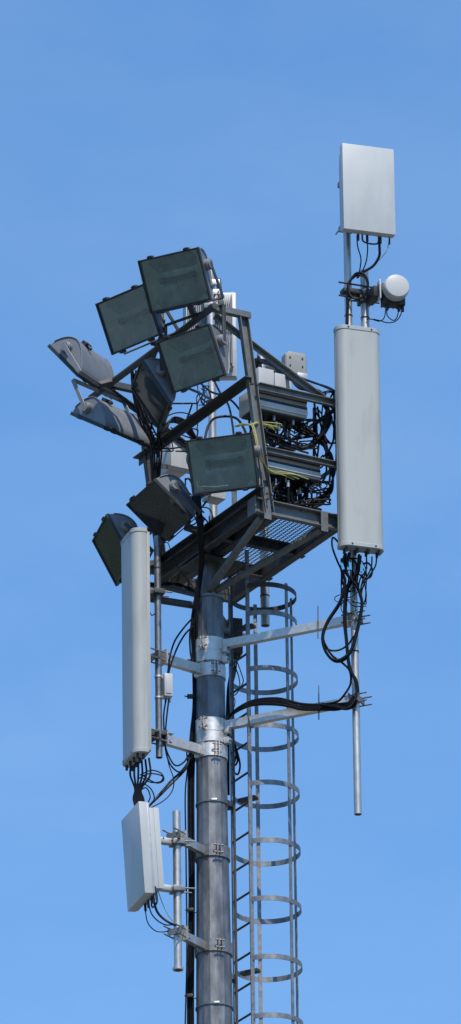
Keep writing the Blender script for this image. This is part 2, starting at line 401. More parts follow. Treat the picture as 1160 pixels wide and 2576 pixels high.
for k in range(-6, 6):
    z = hz0 + dh*k
    if k == 5: break
    if k == 4: z = hoop_z(1572)
    c = Vector((HC.x, HC.y, z))
    if hoop_src is None:
        hoop_src = part(MB().ring(c, Z, HR, HR+0.006, 0.046, 44, a_near, a_far, U), 'hoop', M_ZINC, lad); hz_src = z
    else: share(hoop_src, 'hoop', lad, (0, 0, z-hz_src))
part(MB().ring((HC.x, HC.y, hoop_z(1502)), Z, HR, HR+0.006, 0.046, 44, a_near, a_far, U), 'hoop', M_DARKZINC, lad)  # top hoop in darker steel, platform shadow put into its colour
ztop = hoop_z(1490)
sweep = a_far - a_near
for t in (1, 2, 3):
    an = a_near + sweep*t/4
    d = U*math.cos(an)+V*math.sin(an)
    q = HC + d*(HR-0.005)
    part(MB().beam(q+Z*(hz0-dh*6), q+Z*ztop, 0.034, 0.007, d), 'cage_bar', M_ZINC, lad)
rz = zat(2268, 590, 0.27); rs = None
for k in range(-14, 15):
    z = rz + 0.283*k
    if z > KZ-0.1: break
    if rs is None: rs = part(MB().cyl(LAD-V*CH+Z*z, LAD+V*CH+Z*z, 0.0105, n=8), 'rung', M_DARKZINC, lad); rz0 = z
    else: share(rs, 'rung', lad, (0, 0, z-rz0))
for py in (1578, 2010, 2445):
    z = zat(py, 585, 0.1)
    q = LAD + V*CH*0.9 + Z*z
    p = Vector((0, 0, z)) + (U*0.8+V*0.6)*(mr(z)-0.006)
    part(MB().beam(p, q, 0.05, 0.05), 'wall_bracket', M_ZINC, lad)
    part(MB().beam(p-Z*0.09, q-Z*0.02, 0.02, 0.03), 'wall_bracket', M_DARKZINC, lad)
    part(MB().beam(LAD+V*0.06+U*0.015+Z*(z+0.02), LAD-V*CH*0.6+U*0.10+Z*(z+0.02), 0.07, 0.03), 'step_stop', M_DARKZINC, lad, 0.004)
# fall-arrest rail between the stiles
part(MB().beam(LAD-U*0.045+V*0.05+Z*2.0, LAD-U*0.045+V*0.05+Z*(zl_top+0.1), 0.012, 0.02, U), 'safety_rail', M_DARKZINC, lad)

# ------------------------------------------------------------------ floodlights
FW, FH = 0.60, 0.475
def flood_meshes():
    ms = {}
    hw = FW/2
    prof = [(0.0, -FH/2), (0.0, FH/2), (0.045, FH/2-0.014), (0.11, 0.195), (0.165, 0.15), (0.195, 0.09), (0.195, 0.03), (0.165, -0.05), (0.10, -0.15), (0.055, -0.205), (0.025, -FH/2+0.006)]
    n = len(prof); t = 0.012
    m = MB()
    out = lambda sx: [Vector((sx*(hw-0.008-0.25*max(0, y-0.06)), y+0.012, z)) for y, z in prof]
    vs = out(-1)+out(1)
    fs = []
    for i in range(1, n):                               # skip the open front (edge 0 -> 1)
        j = (i+1) % n
        fs.append((i, j, n+j, n+i))
    fs += [tuple(range(n-1, -1, -1)), tuple(range(n, 2*n))]
    m.add(vs, fs)
    for s in (-1, 1):                                   # raised flange where the side plate meets the trough
        pts = [Vector((s*(hw-0.002-0.25*max(0, y-0.06)), y+0.012, z)) for y, z in prof[2:]]
        m.tube(pts, 0.005, 6, 2)
    ms['housing'] = (m, M_LAMP, 0.0)
    m = MB()
    for s in (-1, 1):
        m.box((s*(hw-0.003), -0.006, 0), (0.015, 0.034, FH+0.012))
        m.box((0, -0.006, s*(FH/2-0.003)), (FW-0.021, 0.0325, 0.015))
    ms['front_frame'] = (m, M_FRAME, 0.003)
    m = MB(); m.box((0, -0.008, 0), (FW-0.018, 0.005, FH-0.018)); ms['glass_pane'] = (m, M_GLASS, 0)
    # folded sheet reflector
    m = MB()
    a, b = hw-0.012, FH/2-0.012
    rows = [(b, 0.012, a), (b-0.05, 0.06, a-0.05), (0.10, 0.11, a-0.09), (0.085, 0.135, a-0.10), (-0.02, 0.12, a-0.10), (-0.12, 0.065, a-0.06), (-b, 0.012, a)]
    vs = []
    for z, y, x in rows: vs += [(-x, y, z), (-x*0.34, y+0.012, z), (x*0.34, y+0.012, z), (x, y, z)]
    fs = []
    for i in range(len(rows)-1):
        for k in range(3): fs.append((i*4+k, i*4+k+1, i*4+4+k+1, i*4+4+k))
    m.add(vs, fs)
    ms['reflector'] = (m, M_REFL, 0)
    m = MB()
    for s in (-1, 1):                                   # end cheeks, coloured paler to stand for light falling on them
        c = [(s*(x-0.002), y-0.001, z) for z, y, x in rows]
        m.add(c, [tuple(range(len(rows)))])
    ms['side_reflector'] = (m, M_LITREFL, 0)
    m = MB(); m.cyl((-0.13, 0.075, 0.015), (0.13, 0.075, 0.015), 0.017, n=12)
    m.cyl((-0.17, 0.075, 0.015), (-0.13, 0.075, 0.015), 0.03, n=12); m.cyl((0.13, 0.075, 0.015), (0.17, 0.075, 0.015), 0.03, n=12)
    ms['lamp_tube'] = (m, M_BULB, 0)
    m = MB(); m.tube([(-a+0.012, 0.035, 0.055), (-0.1, 0.04, 0.062), (0.08, 0.045, 0.068), (a-0.012, 0.035, 0.095)], 0.0045, 5, 5); ms['baffle'] = (m, M_LITREFL, 0)
    for k, s in enumerate((-1, 1)):
        m = MB(); m.cyl((s*(hw-0.03), 0.095, 0.07), (s*(hw+0.026), 0.095, 0.07), 0.052, n=24); m.cyl((s*(hw+0.024), 0.095, 0.07), (s*(hw+0.040), 0.095, 0.07), 0.045, n=24)
        ms['pivot_knob' if k == 0 else 'pivot_knob.b'] = (m, M_LAMP, 0.003)
    for i, (x, z) in enumerate(((-0.18, FH/2), (0.18, FH/2), (-0.18, -FH/2), (0.18, -FH/2))):
        m = MB(); m.box((x, -0.002, z+math.copysign(0.012, z)), (0.05, 0.05, 0.016)); m.cyl((x-0.02, -0.01, z+math.copysign(0.02, z)), (x+0.02, -0.01, z+math.copysign(0.02, z)), 0.007, n=8)
        ms['clip.%d' % i] = (m, M_DARK, 0.002)
    m = MB()
    for s in (-1, 1):                                   # reflector corner plates, near-white colour standing for the light they catch
        m.add([(s*(a-0.004), 0.004, -b+0.003), (s*(a-0.105), 0.008, -b+0.004), (s*(a-0.05), 0.022, -b+0.058)], [(0, 1, 2)])
        m.add([(s*(a-0.004), 0.004, b-0.003), (s*(a-0.085), 0.012, b-0.004), (s*(a-0.045), 0.030, b-0.045)], [(0, 1, 2)])
    ms['corner_plate'] = (m, M_LITREFL, 0)
    m = MB(); m.box((0.12, 0.215, 0.06), (0.09, 0.05, 0.06)); m.cyl((0.12, 0.22, 0.03), (0.12, 0.22, -0.02), 0.014, n=10)
    ms['cable_entry'] = (m, M_DARK, 0.004)
    res = {}
    for k, (m, mt, bv) in ms.items():
        me = m.mesh(k.split('.')[0], bevel=bv, seg=1); me.materials.append(mt); res[k] = me
    return res
FM = flood_meshes()
def near_on(seg, q):
    d = seg[1]-seg[0]; t = max(0.0, min(1.0, (q-seg[0]).dot(d)/d.dot(d))); return seg[0]+d*t
def floodlight(px, py, y, yaw, pitch, label, rail, hang=-1):
    Rm = Matrix.Rotation(R(yaw), 4, 'Z') @ Matrix.Rotation(R(pitch), 4, 'X')
    t = thing('floodlight', label, 'floodlight', P(px, py, y), 'floodlights on the lamp rails', Rm)
    own = {}
    up = {'glass_pane': 'front_frame', 'clip': 'front_frame', 'pivot_knob': 'housing', 'cable_entry': 'housing', 'corner_plate': 'reflector', 'side_reflector': 'reflector', 'baffle': 'reflector', 'lamp_tube': 'reflector'}
    for k, me in FM.items():
        nm = k.split('.')[0]
        o = bpy.data.objects.new(nm, me); link(o); o.parent = own[up[nm]] if nm in up else t; OFF[o.name] = Vector((0, 0, 0))
        own.setdefault(nm, o)
    Mi = (Matrix.Translation(t.location) @ Rm).inverted()
    bk = Rm.to_3x3() @ Vector((0, 1, 0)); bk.z = 0; bk.normalize()
    wd = Vector((0, 0, hang)) + bk*((1.0 if yaw > -100 else 0.55) if hang < 0 else (0.0 if yaw > -100 else -0.45))
    dn = (Rm.inverted().to_3x3() @ wd).normalized()       # the yoke stands or hangs plumb
    piv = Vector((0, 0.095, 0.07)); xs = FW/2+0.036; c = piv+dn*0.335; xv = Vector((1, 0, 0))
    fl_ = dn.cross(xv)
    m = MB()
    for s in (-1, 1): m.beam(piv+xv*s*xs-dn*0.02, piv+xv*s*xs+dn*0.33, 0.010, 0.04, fl_)
    m.beam(c-xv*(xs+0.005), c+xv*(xs+0.005), 0.010, 0.04, fl_)
    part(m, 'yoke', M_LAMP if yaw < -100 else M_DARKZINC, t, 0.002, 1)
    wc = Matrix.Translation(t.location) @ Rm @ c
    q = Mi @ near_on(rail, wc)
    m = MB()
    if (q-c).length > 0.03: m.beam(c, q, 0.05, 0.045)
    else: m.box(c, (0.08, 0.05, 0.06))
    me = m.mesh('mounting_stem'); me.materials.append(M_DARKZINC)
    o = bpy.data.objects.new('mounting_stem', me); link(o); o.parent = t
    return t
RAIL_7 = RAIL_M
floodlight(440, 705, -1.40, -27, 29, 'topmost floodlight, its wide glass tilted down towards the viewer', RAIL_T)
floodlight(324, 803, -0.85, -44, 25, 'floodlight half hidden behind the topmost one, on its lower left', RAIL_T)
floodlight(482, 902, -1.20, -39, 28, 'floodlight beside the tall post, just below the topmost one', RAIL_T, 1)
floodlight(382, 994, -0.62, -81, 32, 'narrow sideways floodlight in the middle of the cluster, facing left', RAIL_T, 1)
floodlight(204, 934, 0.22, -120, 40, 'upper of two floodlights at far left seen from the back', RAIL_T)
floodlight(278, 1080, 0.10, -132, 57, 'lower of two floodlights at far left seen from the back', RAIL_T, 1)
floodlight(560, 1166, -1.24, -15.5, 25, 'floodlight right above the platform corner, glass facing the viewer', RAIL_M)
floodlight(403, 1284, -0.40, -65, 50, 'floodlight with dark glass tilted steeply down above the platform beam', RAIL_L)
floodlight(284, 1383, 0.28, -77, 27, 'lowest floodlight, at far left, partly behind the tall left panel antenna', (RAIL_L[0], LEAN(2.45, 0.06)-U*0.06))

# ------------------------------------------------------------------ poles
PR_Y, PL_Y, PB_Y = -0.61, -0.38, -0.46
def pole(name, label, px0, py0, px1, py1, y, r, m, straps=(), cap=False):
    a = P(px0, py0, y); b = P(px1, py1, y); x = (a.x+b.x)/2
    a = Vector((x, y, a.z)); b = Vector((x, y, b.z))
    t = thing(name, label, 'pole', b)
    part(MB().pipe(b, a, r, 0.005, 24), 'tube', m, t)
    for py in straps:
        z = P(px0, py, y).z
        part(MB().ring((x, y, z), Z, r-0.001, r+0.0035, 0.012, 24), 'strap', M_DARK, t)
    if cap: part(MB().ring((x, y, b.z+0.012), Z, r-0.006, r+0.012, 0.02, 24), 'end_ring', M_PIPE, t)
    return x
XR = pole('antenna_pole', 'long shiny pole behind the right panel antenna, its bare end hanging lowest', 880, 560, 893, 2049, PR_Y, 0.0335, M_PIPE, (745, 795, 1640))
XS = pole('antenna_pole', 'short pole beside the long one, carrying the small round dish', 917, 682, 922, 1010, PR_Y+0.06, 0.038, M_PIPE, (801,))
XL = pole('antenna_pole', 'dull thin pole between the tall left panel antenna and the mast', 393, 1350, 403, 1906, PL_Y, 0.030, M_PIPEOLD, (1430,))
pole('antenna_pole', 'short shiny pole holding the lower left flat panel', 443, 2042, 449, 2441, PB_Y, 0.0355, M_PIPE, (), True)
XB = P(446, 2240, PB_Y).x
XQ = pole('antenna_pole', 'shiny pole rising behind the floodlights to the finned panel back', 531, 682, 538, 1490, 0.94, 0.036, M_PIPE, (1010,))
XE = pole('antenna_pole', 'pole through the grating platform carrying radio units, ending beside the ladder', 665, 890, 660, 1574, 0.625, 0.0405, M_PIPE, (1500,))

# ------------------------------------------------------------------ arms that hold the poles off the mast
def mast_arm(label, py, pole_x, pole_y, py_pole, w, h, band_h, m, m_band, rods=(), lugs=1, band_dz=0.0, pr=0.034):
    z = P(527, py, -0.1).z
    tgt = Vector((pole_x, pole_y, z)); d = Vector((pole_x, pole_y, 0)).normalized()
    r = mr(z)
    t = thing('antenna_mount', label, 'bracket', Vector((d.x*r, d.y*r, z)))
    s0 = Vector((d.x*(r+0.012), d.y*(r+0.012), z)); e0 = tgt - d*(pr+0.018)
    part(MB().channel(s0, e0, w, h, 0.006, -1 if pole_x > 0 else 1), 'arm', m, t)
    cb = part(MB().ring((0, 0, z+band_dz), Z, r-0.002, mr(z+band_dz-band_h/2)+0.008, band_h, 40), 'clamp_band', m_band, t)
    sd = Vector((-d.y, d.x, 0))
    part(MB().beam(s0-d*0.012-sd*0.06, s0-d*0.012+sd*0.06, 0.022, h+0.03, Z), 'end_plate', m_band, t)
    # bolt lugs of the band, on the face towards the camera
    az = -0.42 if pole_x > 0 else 0.30
    for s in (-1, 1):
        c = Vector((math.sin(az+s*0.09)*(r+0.03), -math.cos(az+s*0.09)*(r+0.03), z+band_dz))
        part(MB().beam(c-Z*band_h*0.46, c+Z*band_h*0.46, 0.006, 0.055, Vector((math.sin(az), -math.cos(az), 0))), 'band_lug', m_band, cb)
    for dz in (-0.3, 0.3):
        c = Vector((math.sin(az)*(r+0.038), -math.cos(az)*(r+0.038), z+band_dz+dz*band_h)); sx = Vector((math.cos(az), math.sin(az), 0))
        part(MB().cyl(c-sx*0.042, c+sx*0.042, 0.008, n=8), 'bolt', M_ZINC, cb)
    # pole clamp with U bolts
    c = Vector((pole_x, pole_y, z))
    cp = part(MB().beam(e0+d*0.006-sd*0.075, e0+d*0.006+sd*0.075, 0.012, h+0.05, Z), 'clamp_plate', M_BRIGHT, t)
    part(MB().beam(c+d*(pr+0.012)-sd*0.07, c+d*(pr+0.012)+sd*0.07, 0.016, h*0.7, Z), 'clamp_jaw', M_ZINC, t)
    for dz in (-0.036, 0.036):
        for s in (-1, 1):
            q = c+sd*s*0.056+Z*dz
            part(MB().cyl(q-d*0.10, q+d*0.13, 0.007, n=6), 'threaded_rod', M_ZINC, cp)
    for px, y0, y1 in rods:
        f = (P(px, (y0+y1)/2, 0).x)/pole_x; yy = pole_y*f
        xx = P(px, (y0+y1)/2, yy).x
        part(MB().cyl(P(px, y1, yy-0.04), P(px, y0, yy-0.04), 0.007, n=6), 'threaded_rod', M_ZINC, t)
        cz = P(px, (y0+y1)/2, yy-0.04).z
        part(MB().cyl((xx, yy-0.04, z-h/2-0.014), (xx, yy-0.04, z-h/2), 0.014, n=6), 'nut', M_ZINC, t)
    return z
ZA1 = mast_arm('upper long arm reaching right from the mast across the ladder cage', 1618, XR, PR_Y, 0, 0.06, 0.075, 0.125, M_BRIGHT, M_BRIGHT, ((800, 1525, 1606),), band_dz=-0.005)
ZA2 = mast_arm('lower long arm reaching right, with black cables lying on it', 1822, XR, PR_Y, 0, 0.06, 0.075, 0.125, M_BRIGHT, M_BRIGHT, ((802, 1725, 1810), (626, 1782, 1850)), band_dz=-0.005)
ZA3 = mast_arm('upper short arm from the mast to the tall left antenna pole', 1682, XL, PL_Y, 0, 0.055, 0.085, 0.12, M_BRIGHT, M_BRIGHT, (), band_dz=-0.01, pr=0.03)
ZA4 = mast_arm('lower short arm from the mast to the tall left antenna pole', 1885, XL, PL_Y, 0, 0.055, 0.085, 0.12, M_BRIGHT, M_BRIGHT, (), band_dz=-0.01, pr=0.03)
ZA5 = mast_arm('upper arm of the two holding the lower left panel pole', 2142, XB, PB_Y, 0, 0.05, 0.075, 0.11, M_PIPE, M_ZINC, (), pr=0.036)
ZA6 = mast_arm('lower arm of the two holding the lower left panel pole', 2382, XB, PB_Y, 0, 0.05, 0.075, 0.11, M_PIPE, M_ZINC, (), pr=0.036)
# plain shiny sleeves between the two pairs of bands
for py, lb in ((1645, 'plain shiny sleeve round the mast between the two upper arm clamps'), (1849, 'plain shiny sleeve round the mast between the two lower arm clamps')):
    z = P(527, py, -0.1).z
    t = thing('mast_sleeve', lb, 'clamp', Vector((0, -mr(z), z)))
    part(MB().ring((0, 0, z), Z, mr(z)-0.002, mr(z)+0.005, 0.13, 40), 'band', M_BRIGHT, t)
    for s in (-0.05, 0.05):
        d = Vector((math.sin(1.05), -math.cos(1.05), 0))
        c = d*(mr(z)+0.03)+Z*(z+s)
        part(MB().box(c, (0.05, 0.05, 0.06), Matrix.Rotation(1.05, 3, 'Z')), 'lug', M_BRIGHT, t, 0.006)
        part(MB().cyl(c+d*0.02, c+d*0.045, 0.013, n=6), 'nut', M_ZINC, t)

# support tube behind the tall left antenna, high up
q0 = P(495, 1524, -0.02); q1 = P(340, 1500, -0.22)
t = thing('support_tube', 'thick dark tube from the mast towards the tall left panel antenna', 'tube', q0)
part(MB().cyl(q0+(q0-q1).normalized()*0.06, q1, 0.033, n=18), 'tube', M_DARKZINC, t)
part(MB().cyl(q1, q1+(q1-q0).normalized()*0.01, 0.036, n=18), 'end_cap', M_DARKZINC, t)

# ------------------------------------------------------------------ long panel antennas
def long_antenna(label, px, py, y, yaw, pole_x, pole_y, zs):
    W, D, H = 0.405, 0.165, 2.14
    Rm = Matrix.Rotation(R(yaw), 4, 'Z')
    t = thing('panel_antenna', label, 'antenna', P(px, py, y), 'tall panel antennas', Rm)
    def outline(w, d, rf, rb, step, n=8):
        pts = []
        hw, hd = w/2, d/2
        for cx, cy, r, a0 in ((hw-rf, -hd+rf, rf, -90), (hw-rb, hd-rb, rb, 0), (-hw+rb, hd-rb, rb, 90), (-hw+rf, -hd+rf, rf, 180)):
            m = n if r > 0.02 else 3
            for k in range(m+1):
                a = R(a0+90*k/m); pts.append((cx+r*math.cos(a), cy+r*math.sin(a)))
        return pts
    def ext(pts, z0, z1):
        m = MB(); n = len(pts)
        m.add([(x, yy, z) for z in (z0, z1) for x, yy in pts], [(i, (i+1) % n, n+(i+1) % n, n+i) for i in range(n)]+[tuple(range(n-1, -1, -1)), tuple(range(n, 2*n))])
        return m
    part(ext(outline(W, D*0.78, 0.075, 0.012, 0), -H/2+0.03, H/2-0.03), 'radome', M_RADOME, t, ang=30)
    back = MB(); back.box((0, D*0.39+0.012, 0), (W-0.03, 0.036, H-0.05))
    for s in (-1, 1): back.box((s*(W/2-0.022), D*0.39+0.004, 0), (0.030, 0.030, H-0.055))
    part(back, 'back_plate', M_CAP, t, 0.006)
    for s in (-1, 1):
        z = s*(H/2-0.02)
        part(ext(outline(W+0.010, D*0.78+0.010, 0.078, 0.014, 0), z-0.02, z+0.02), 'end_cap', M_CAP, t, 0.004, 1, ang=30)
    for s in (-1, 1):
        for x in (-0.11, 0.11):
            part(MB().cyl((x, -D*0.39-0.004, s*(H/2-0.02)), (x, -D*0.39-0.008, s*(H/2-0.02)), 0.009, n=8), 'cap_screw', M_DARK, t)
        part(MB().box((s*(W/2+0.0005), 0.03, 0), (0.003, 0.006, H-0.06)), 'side_seam', M_CAP, t)
    n = 8
    for i in range(n):
        x = -W/2+0.05+(W-0.1)*(i % 4)/3.0; yy = -0.025 if i < 4 else 0.03
        part(MB().cyl((x, yy, -H/2), (x, yy, -H/2-0.045), 0.013, n=10), 'connector', M_DARK, t)
    Mi = (Matrix.Translation(t.location) @ Rm).inverted()
    for z in zs:
        q = Mi @ Vector((pole_x, pole_y, t.location.z+z))
        m = MB(); m.box((q.x, (q.y+D*0.39)/2+0.01, z), (0.06, max(0.03, q.y-D*0.39), 0.05)); m.box((q.x, q.y, z), (0.13, 0.10, 0.045)); 
        part(m, 'pole_bracket', M_DARKZINC, t, 0.004)
        for s in (-1, 1):
            part(MB().cyl((q.x+s*0.05, q.y-0.06, z), (q.x+s*0.05, q.y+0.12, z), 0.007, n=6), 'bolt', M_ZINC, t)
    return t
AR = long_antenna('tall light grey panel antenna on the right pole', 904.5, 1104, -0.83, 19, XR, PR_Y, (-0.85, 0.0, 0.85))
AL = long_antenna('tall light grey panel antenna turned left, on the left pole', 337, 1628, -0.46, -71, XL, PL_Y, (-0.80, 0.55))

# ------------------------------------------------------------------ flat active panels
def flat_panel(label, px, py, y, yaw, tilt, bracket_to=None, W=0.49, H=0.85):
    Rm = Matrix.Rotation(R(yaw), 4, 'Z') @ Matrix.Rotation(R(tilt), 4, 'X')
    t = thing('flat_panel_antenna', label, 'antenna', P(px, py, y), 'flat panel antennas with finned backs', Rm)
    part(MB().box((0, 0, 0), (W, 0.075, H)), 'radome', M_WHITE, t, 0.006, 2)
    part(MB().box((0, 0.0465, 0), (W-0.012, 0.022, H-0.012)), 'back_rim', M_ALU, t, 0.003)
    part(MB().box((0, 0.085, 0.01), (W-0.07, 0.06, H-0.10)), 'radio_body', M_WHITE, t, 0.006)
    f = MB(); n = 22
    for i in range(n):
        x = -(W-0.10)/2+(W-0.10)*i/(n-1)
        for z0, z1 in ((-H/2+0.09, -0.05), (-0.02, H/2-0.08)):
            f.box((x, 0.135, (z0+z1)/2), (0.004, 0.045, z1-z0))
    part(f, 'cooling_fins', M_FIN, t, smooth=False, kind='stuff')
    for s in (-1, 1): part(MB().box((s*(W-0.07)/2, 0.13, 0.01), (0.012, 0.05, H-0.10)), 'side_cheek', M_WHITE, t, 0.003)
    for x, yy, r in ((-0.075, 0.07, 0.012), (0.011, 0.07, 0.012), (0.13, 0.07, 0.018), (0.222, 0.07, 0.008)):
        part(MB().cyl((x, yy, -H/2+0.07), (x, yy, -H/2-0.05), r, n=10), 'connector', M_DARK, t)
    part(MB().tube([(-0.02, 0.11, -H/2+0.06), (-0.02, 0.11, -H/2-0.02), (0.02, 0.11, -H/2-0.045), (0.10, 0.11, -H/2-0.045), (0.13, 0.11, -H/2-0.02), (0.13, 0.11, -H/2+0.06)], 0.008, 6, 4), 'handle', M_DARK, t)
    if bracket_to:
        Mi = (Matrix.Translation(t.location) @ Rm).inverted()
        for dz in (-0.27, 0.17):
            q = Mi @ Vector((bracket_to[0], bracket_to[1], t.location.z+dz))
            part(MB().beam((q.x*0.7, 0.10, dz), q, 0.06, 0.05), 'hinge_arm', M_PIPE, t, 0.004)
            part(MB().box(q, (0.13, 0.11, 0.05)), 'pole_clamp', M_ZINC, t, 0.006)
            for s in (-1, 1):
                if dz < 0 or yaw < 0: part(MB().cyl(q+Vector((s*0.055, -0.07, 0)), q+Vector((s*0.055, 0.15, 0)), 0.007, n=6), 'threaded_rod', M_ZINC, t)
    return t
FR = flat_panel('white flat panel at the very top right, smooth face forward', 925, 479, -0.83, 18, 0, (XR, PR_Y))
FL = flat_panel('white flat panel lower left of the mast, turned left and tilted down', 345, 2155, -0.58, -71, 3.5, (XB, PB_Y))
FB = flat_panel('flat panel behind the floodlights showing its finned back', 528, 848, 1.22, 180, 0, (XQ, 0.94))

# shiny clamp at the head of the rear pole
c = Vector((XQ, 0.94, zat(728, 535, 0.94)))
t = thing('pole_clamp_set', 'bright clamp on the rear pole just right of the topmost floodlight', 'clamp', c-Z*0.06)
for dz in (-0.05, 0.05):
    part(MB().box(c+Vector((0.02, -0.045, dz)), (0.13, 0.03, 0.05)), 'jaw', M_BRIGHT, t, 0.004)
    part(MB().ring(c+Z*dz, Z, 0.036, 0.046, 0.03, 20), 'collar', M_BRIGHT, t)
    for s in (-0.05, 0.07): part(MB().cyl(c+Vector((s, -0.09, dz)), c+Vector((s, 0.08, dz)), 0.007, n=6), 'bolt', M_BRIGHT, t)
part(MB().beam(c+Vector((0.07, -0.02, 0.1)), c+Vector((0.10, 0.06, -0.2)), 0.012, 0.05), 'strut', M_ZINC, t)

# ------------------------------------------------------------------ small microwave dish
Rm = Matrix.Rotation(R(14), 4, 'Z') @ Matrix.Rotation(R(-2), 4, 'X')
dish = thing('microwave_dish', 'small round white dish antenna on the short right pole', 'antenna', P(1000, 718, -0.85), None, Rm)
dm = MB(); n = 36; rows = [(0.0, -0.020), (0.106, 0.0), (0.113, 0.008), (0.113, 0.055), (0.10, 0.12), (0.0, 0.12)]
vs = []; fs = []
for r, y in rows:
    for i in range(n): vs.append((r*math.cos(2*math.pi*i/n), y, r*math.sin(2*math.pi*i/n)))
for k in range(len(rows)-1): fs += [(k*n+i, k*n+(i+1) % n, (k+1)*n+(i+1) % n, (k+1)*n+i) for i in range(n)]
part(dm.add(vs[n-1:], [tuple(j-(n-1) if j >= n else 0 for j in f) for f in fs[n:]] + [(0, 1+i, 1+(i+1) % n) for i in range(n)]), 'dish_drum', M_DISH, dish, ang=30)
part(MB().ring((0, 0.062, 0), (0, 1, 0), 0.09, 0.116, 0.05, 36), 'drum_rim', M_CAP, dish)
part(MB().box((0, 0.17, -0.02), (0.21, 0.10, 0.21)), 'radio_box', M_DARK, dish, 0.012)
for i in range(6): part(MB().box((-0.09+0.036*i, 0.23, -0.02), (0.008, 0.03, 0.19)), 'fin', M_DARK, dish)
for x in (-0.06, 0.05, 0.085): part(MB().cyl((x, 0.16, -0.11), (x, 0.16, -0.175), 0.014, n=10), 'connector', M_DARK, dish)
part(MB().box((-0.135, 0.13, 0.0), (0.012, 0.09, 0.19)), 'mount_plate', M_DISH, dish, 0.003)
Mi = (Matrix.Translation(dish.location) @ Rm).inverted(); q = Mi @ Vector((XS, PR_Y+0.06, dish.location.z))
part(MB().box((-0.115, 0.15, 0.0), (0.06, 0.08, 0.12)), 'tilt_block', M_DARK, dish, 0.006)
part(MB().beam((-0.14, 0.14, 0.0), q+Vector((0.03, 0, 0)), 0.09, 0.10), 'mount_arm', M_DARK, dish, 0.006)
part(MB().box(q, (0.12, 0.12, 0.09)), 'pole_clamp', M_DARK, dish, 0.01)
for s in (-0.03, 0.03): part(MB().cyl(q+Vector((-0.15, -0.02, s)), q+Vector((0.13, -0.02, s)), 0.008, n=6), 'threaded_rod', M_DARK, dish)

# coupling between the two right poles
t = thing('pole_coupler', 'dark clamp joining the short dish pole to the long right pole', 'clamp', P(898, 740, PR_Y))
c = P(898, 738, PR_Y+0.03); dd = Vector((XS-XR, 0.06, 0))
part(MB().beam(c-dd*0.9, c+dd*0.9, 0.11, 0.045), 'jaw', M_DARK, t, 0.006)
for dz in (-0.07, 0.06):
    part(MB().cyl(c-dd*1.1+Z*dz-Vector((0, 0.05, 0)), c+dd*0.9+Z*dz-Vector((0, 0.05, 0)), 0.008, n=6), 'bolt', M_DARK, t)

# ------------------------------------------------------------------ radio units on and near the platform
def radio(label, a0, a1, b0, b1, h0, h1, ribs=True, ports=True, m=M_WHITE):
    c = PL((a0+a1)/2, (b0+b1)/2, (h0+h1)/2)
    t = thing('radio_unit', label, 'radio unit', PL((a0+a1)/2, (b0+b1)/2, h0))
    Mr = Matrix.Rotation(R(30), 3, 'Z'); la, lb, lh = a1-a0, b1-b0, h1-h0
    part(MB().box(c, (la, lb, lh), Mr), 'case', m, t, 0.008)
    if ribs:
        for k in (0.24, -0.06):
            part(MB().box(c-V*(lb/2+0.006)+Z*lh*k, (la*0.98, 0.014, lh*0.10), Mr), 'groove_strip', M_DARK, t)
        part(MB().box(c-V*(lb/2+0.008)+Z*lh*-0.28, (la*0.985, 0.02, lh*0.26), Mr), 'face_rib', m, t, 0.004)
    if ports:
        part(MB().box(c-Z*(lh/2+0.006), (la*0.94, lb*0.9, 0.014), Mr), 'bottom_plate', M_DARK, t)
        n = 8
        for i in range(n):
            q = c+U*la*(-0.42+0.84*i/(n-1))+V*lb*random.uniform(-0.3, 0.2)-Z*(lh/2+0.01)
            part(MB().cyl(q, q-Z*0.05, 0.012, n=8), 'connector', M_ALU if i % 3 == 0 else M_DARK, t)
    return t
radio('upper ribbed radio unit hung behind the platform top rail', 0.02, 0.56, 0.06, 0.34, 0.90, 1.10)
radio('lower ribbed radio unit hung behind the platform middle rail', 0.12, 0.68, 0.05, 0.33, 0.32, 0.50)
radio('left of two small white boxes above the upper radio unit', 0.38, 0.54, 0.60, 0.76, 1.36, 1.58, False, False)
radio('right of two small white boxes above the upper radio unit', 0.55, 0.72, 0.60, 0.76, 1.34, 1.56, False, False)
radio('white box behind the floodlights above the left platform beam', 0.34, 0.50, 1.42, 1.58, 0.62, 0.86, False, False)
radio('pale narrow box left of the rear pole behind the railing', 0.22, 0.40, 1.92, 2.2, 1.06, 1.38, False, False)
# weathered plastic unit at the top of the radio pole
c = P(740, 922, 0.70); Mr = Matrix.Rotation(R(20), 3, 'Z')
t = thing('radio_unit', 'rounded grey plastic unit at the top of the radio pole', 'radio unit', c-Z*0.12)
part(MB().box(c, (0.21, 0.12, 0.22), Mr), 'case', M_PLASTIC, t, 0.025, 3)
part(MB().box(c+Z*0.105, (0.16, 0.10, 0.04), Mr), 'top_cover', M_PLASTIC, t, 0.012)
for x, z in ((-0.06, 0.06), (0.06, 0.06), (-0.06, -0.02), (0.06, -0.02)):
    q = c+Mr @ Vector((x, -0.062, z)); part(MB().cyl(q, q-Vector((0, 0.006, 0)), 0.008, n=8), 'screw', M_DARK, t)
part(MB().box(c+Vector((0.06, 0.0, -0.12)), (0.10, 0.10, 0.07), Mr), 'port_block', M_ALU, t, 0.01)
part(MB().beam(c+Vector((-0.05, 0.0, -0.05)), Vector((XE, 0.625, c.z-0.05)), 0.05, 0.05), 'pole_bracket', M_DARK, t)
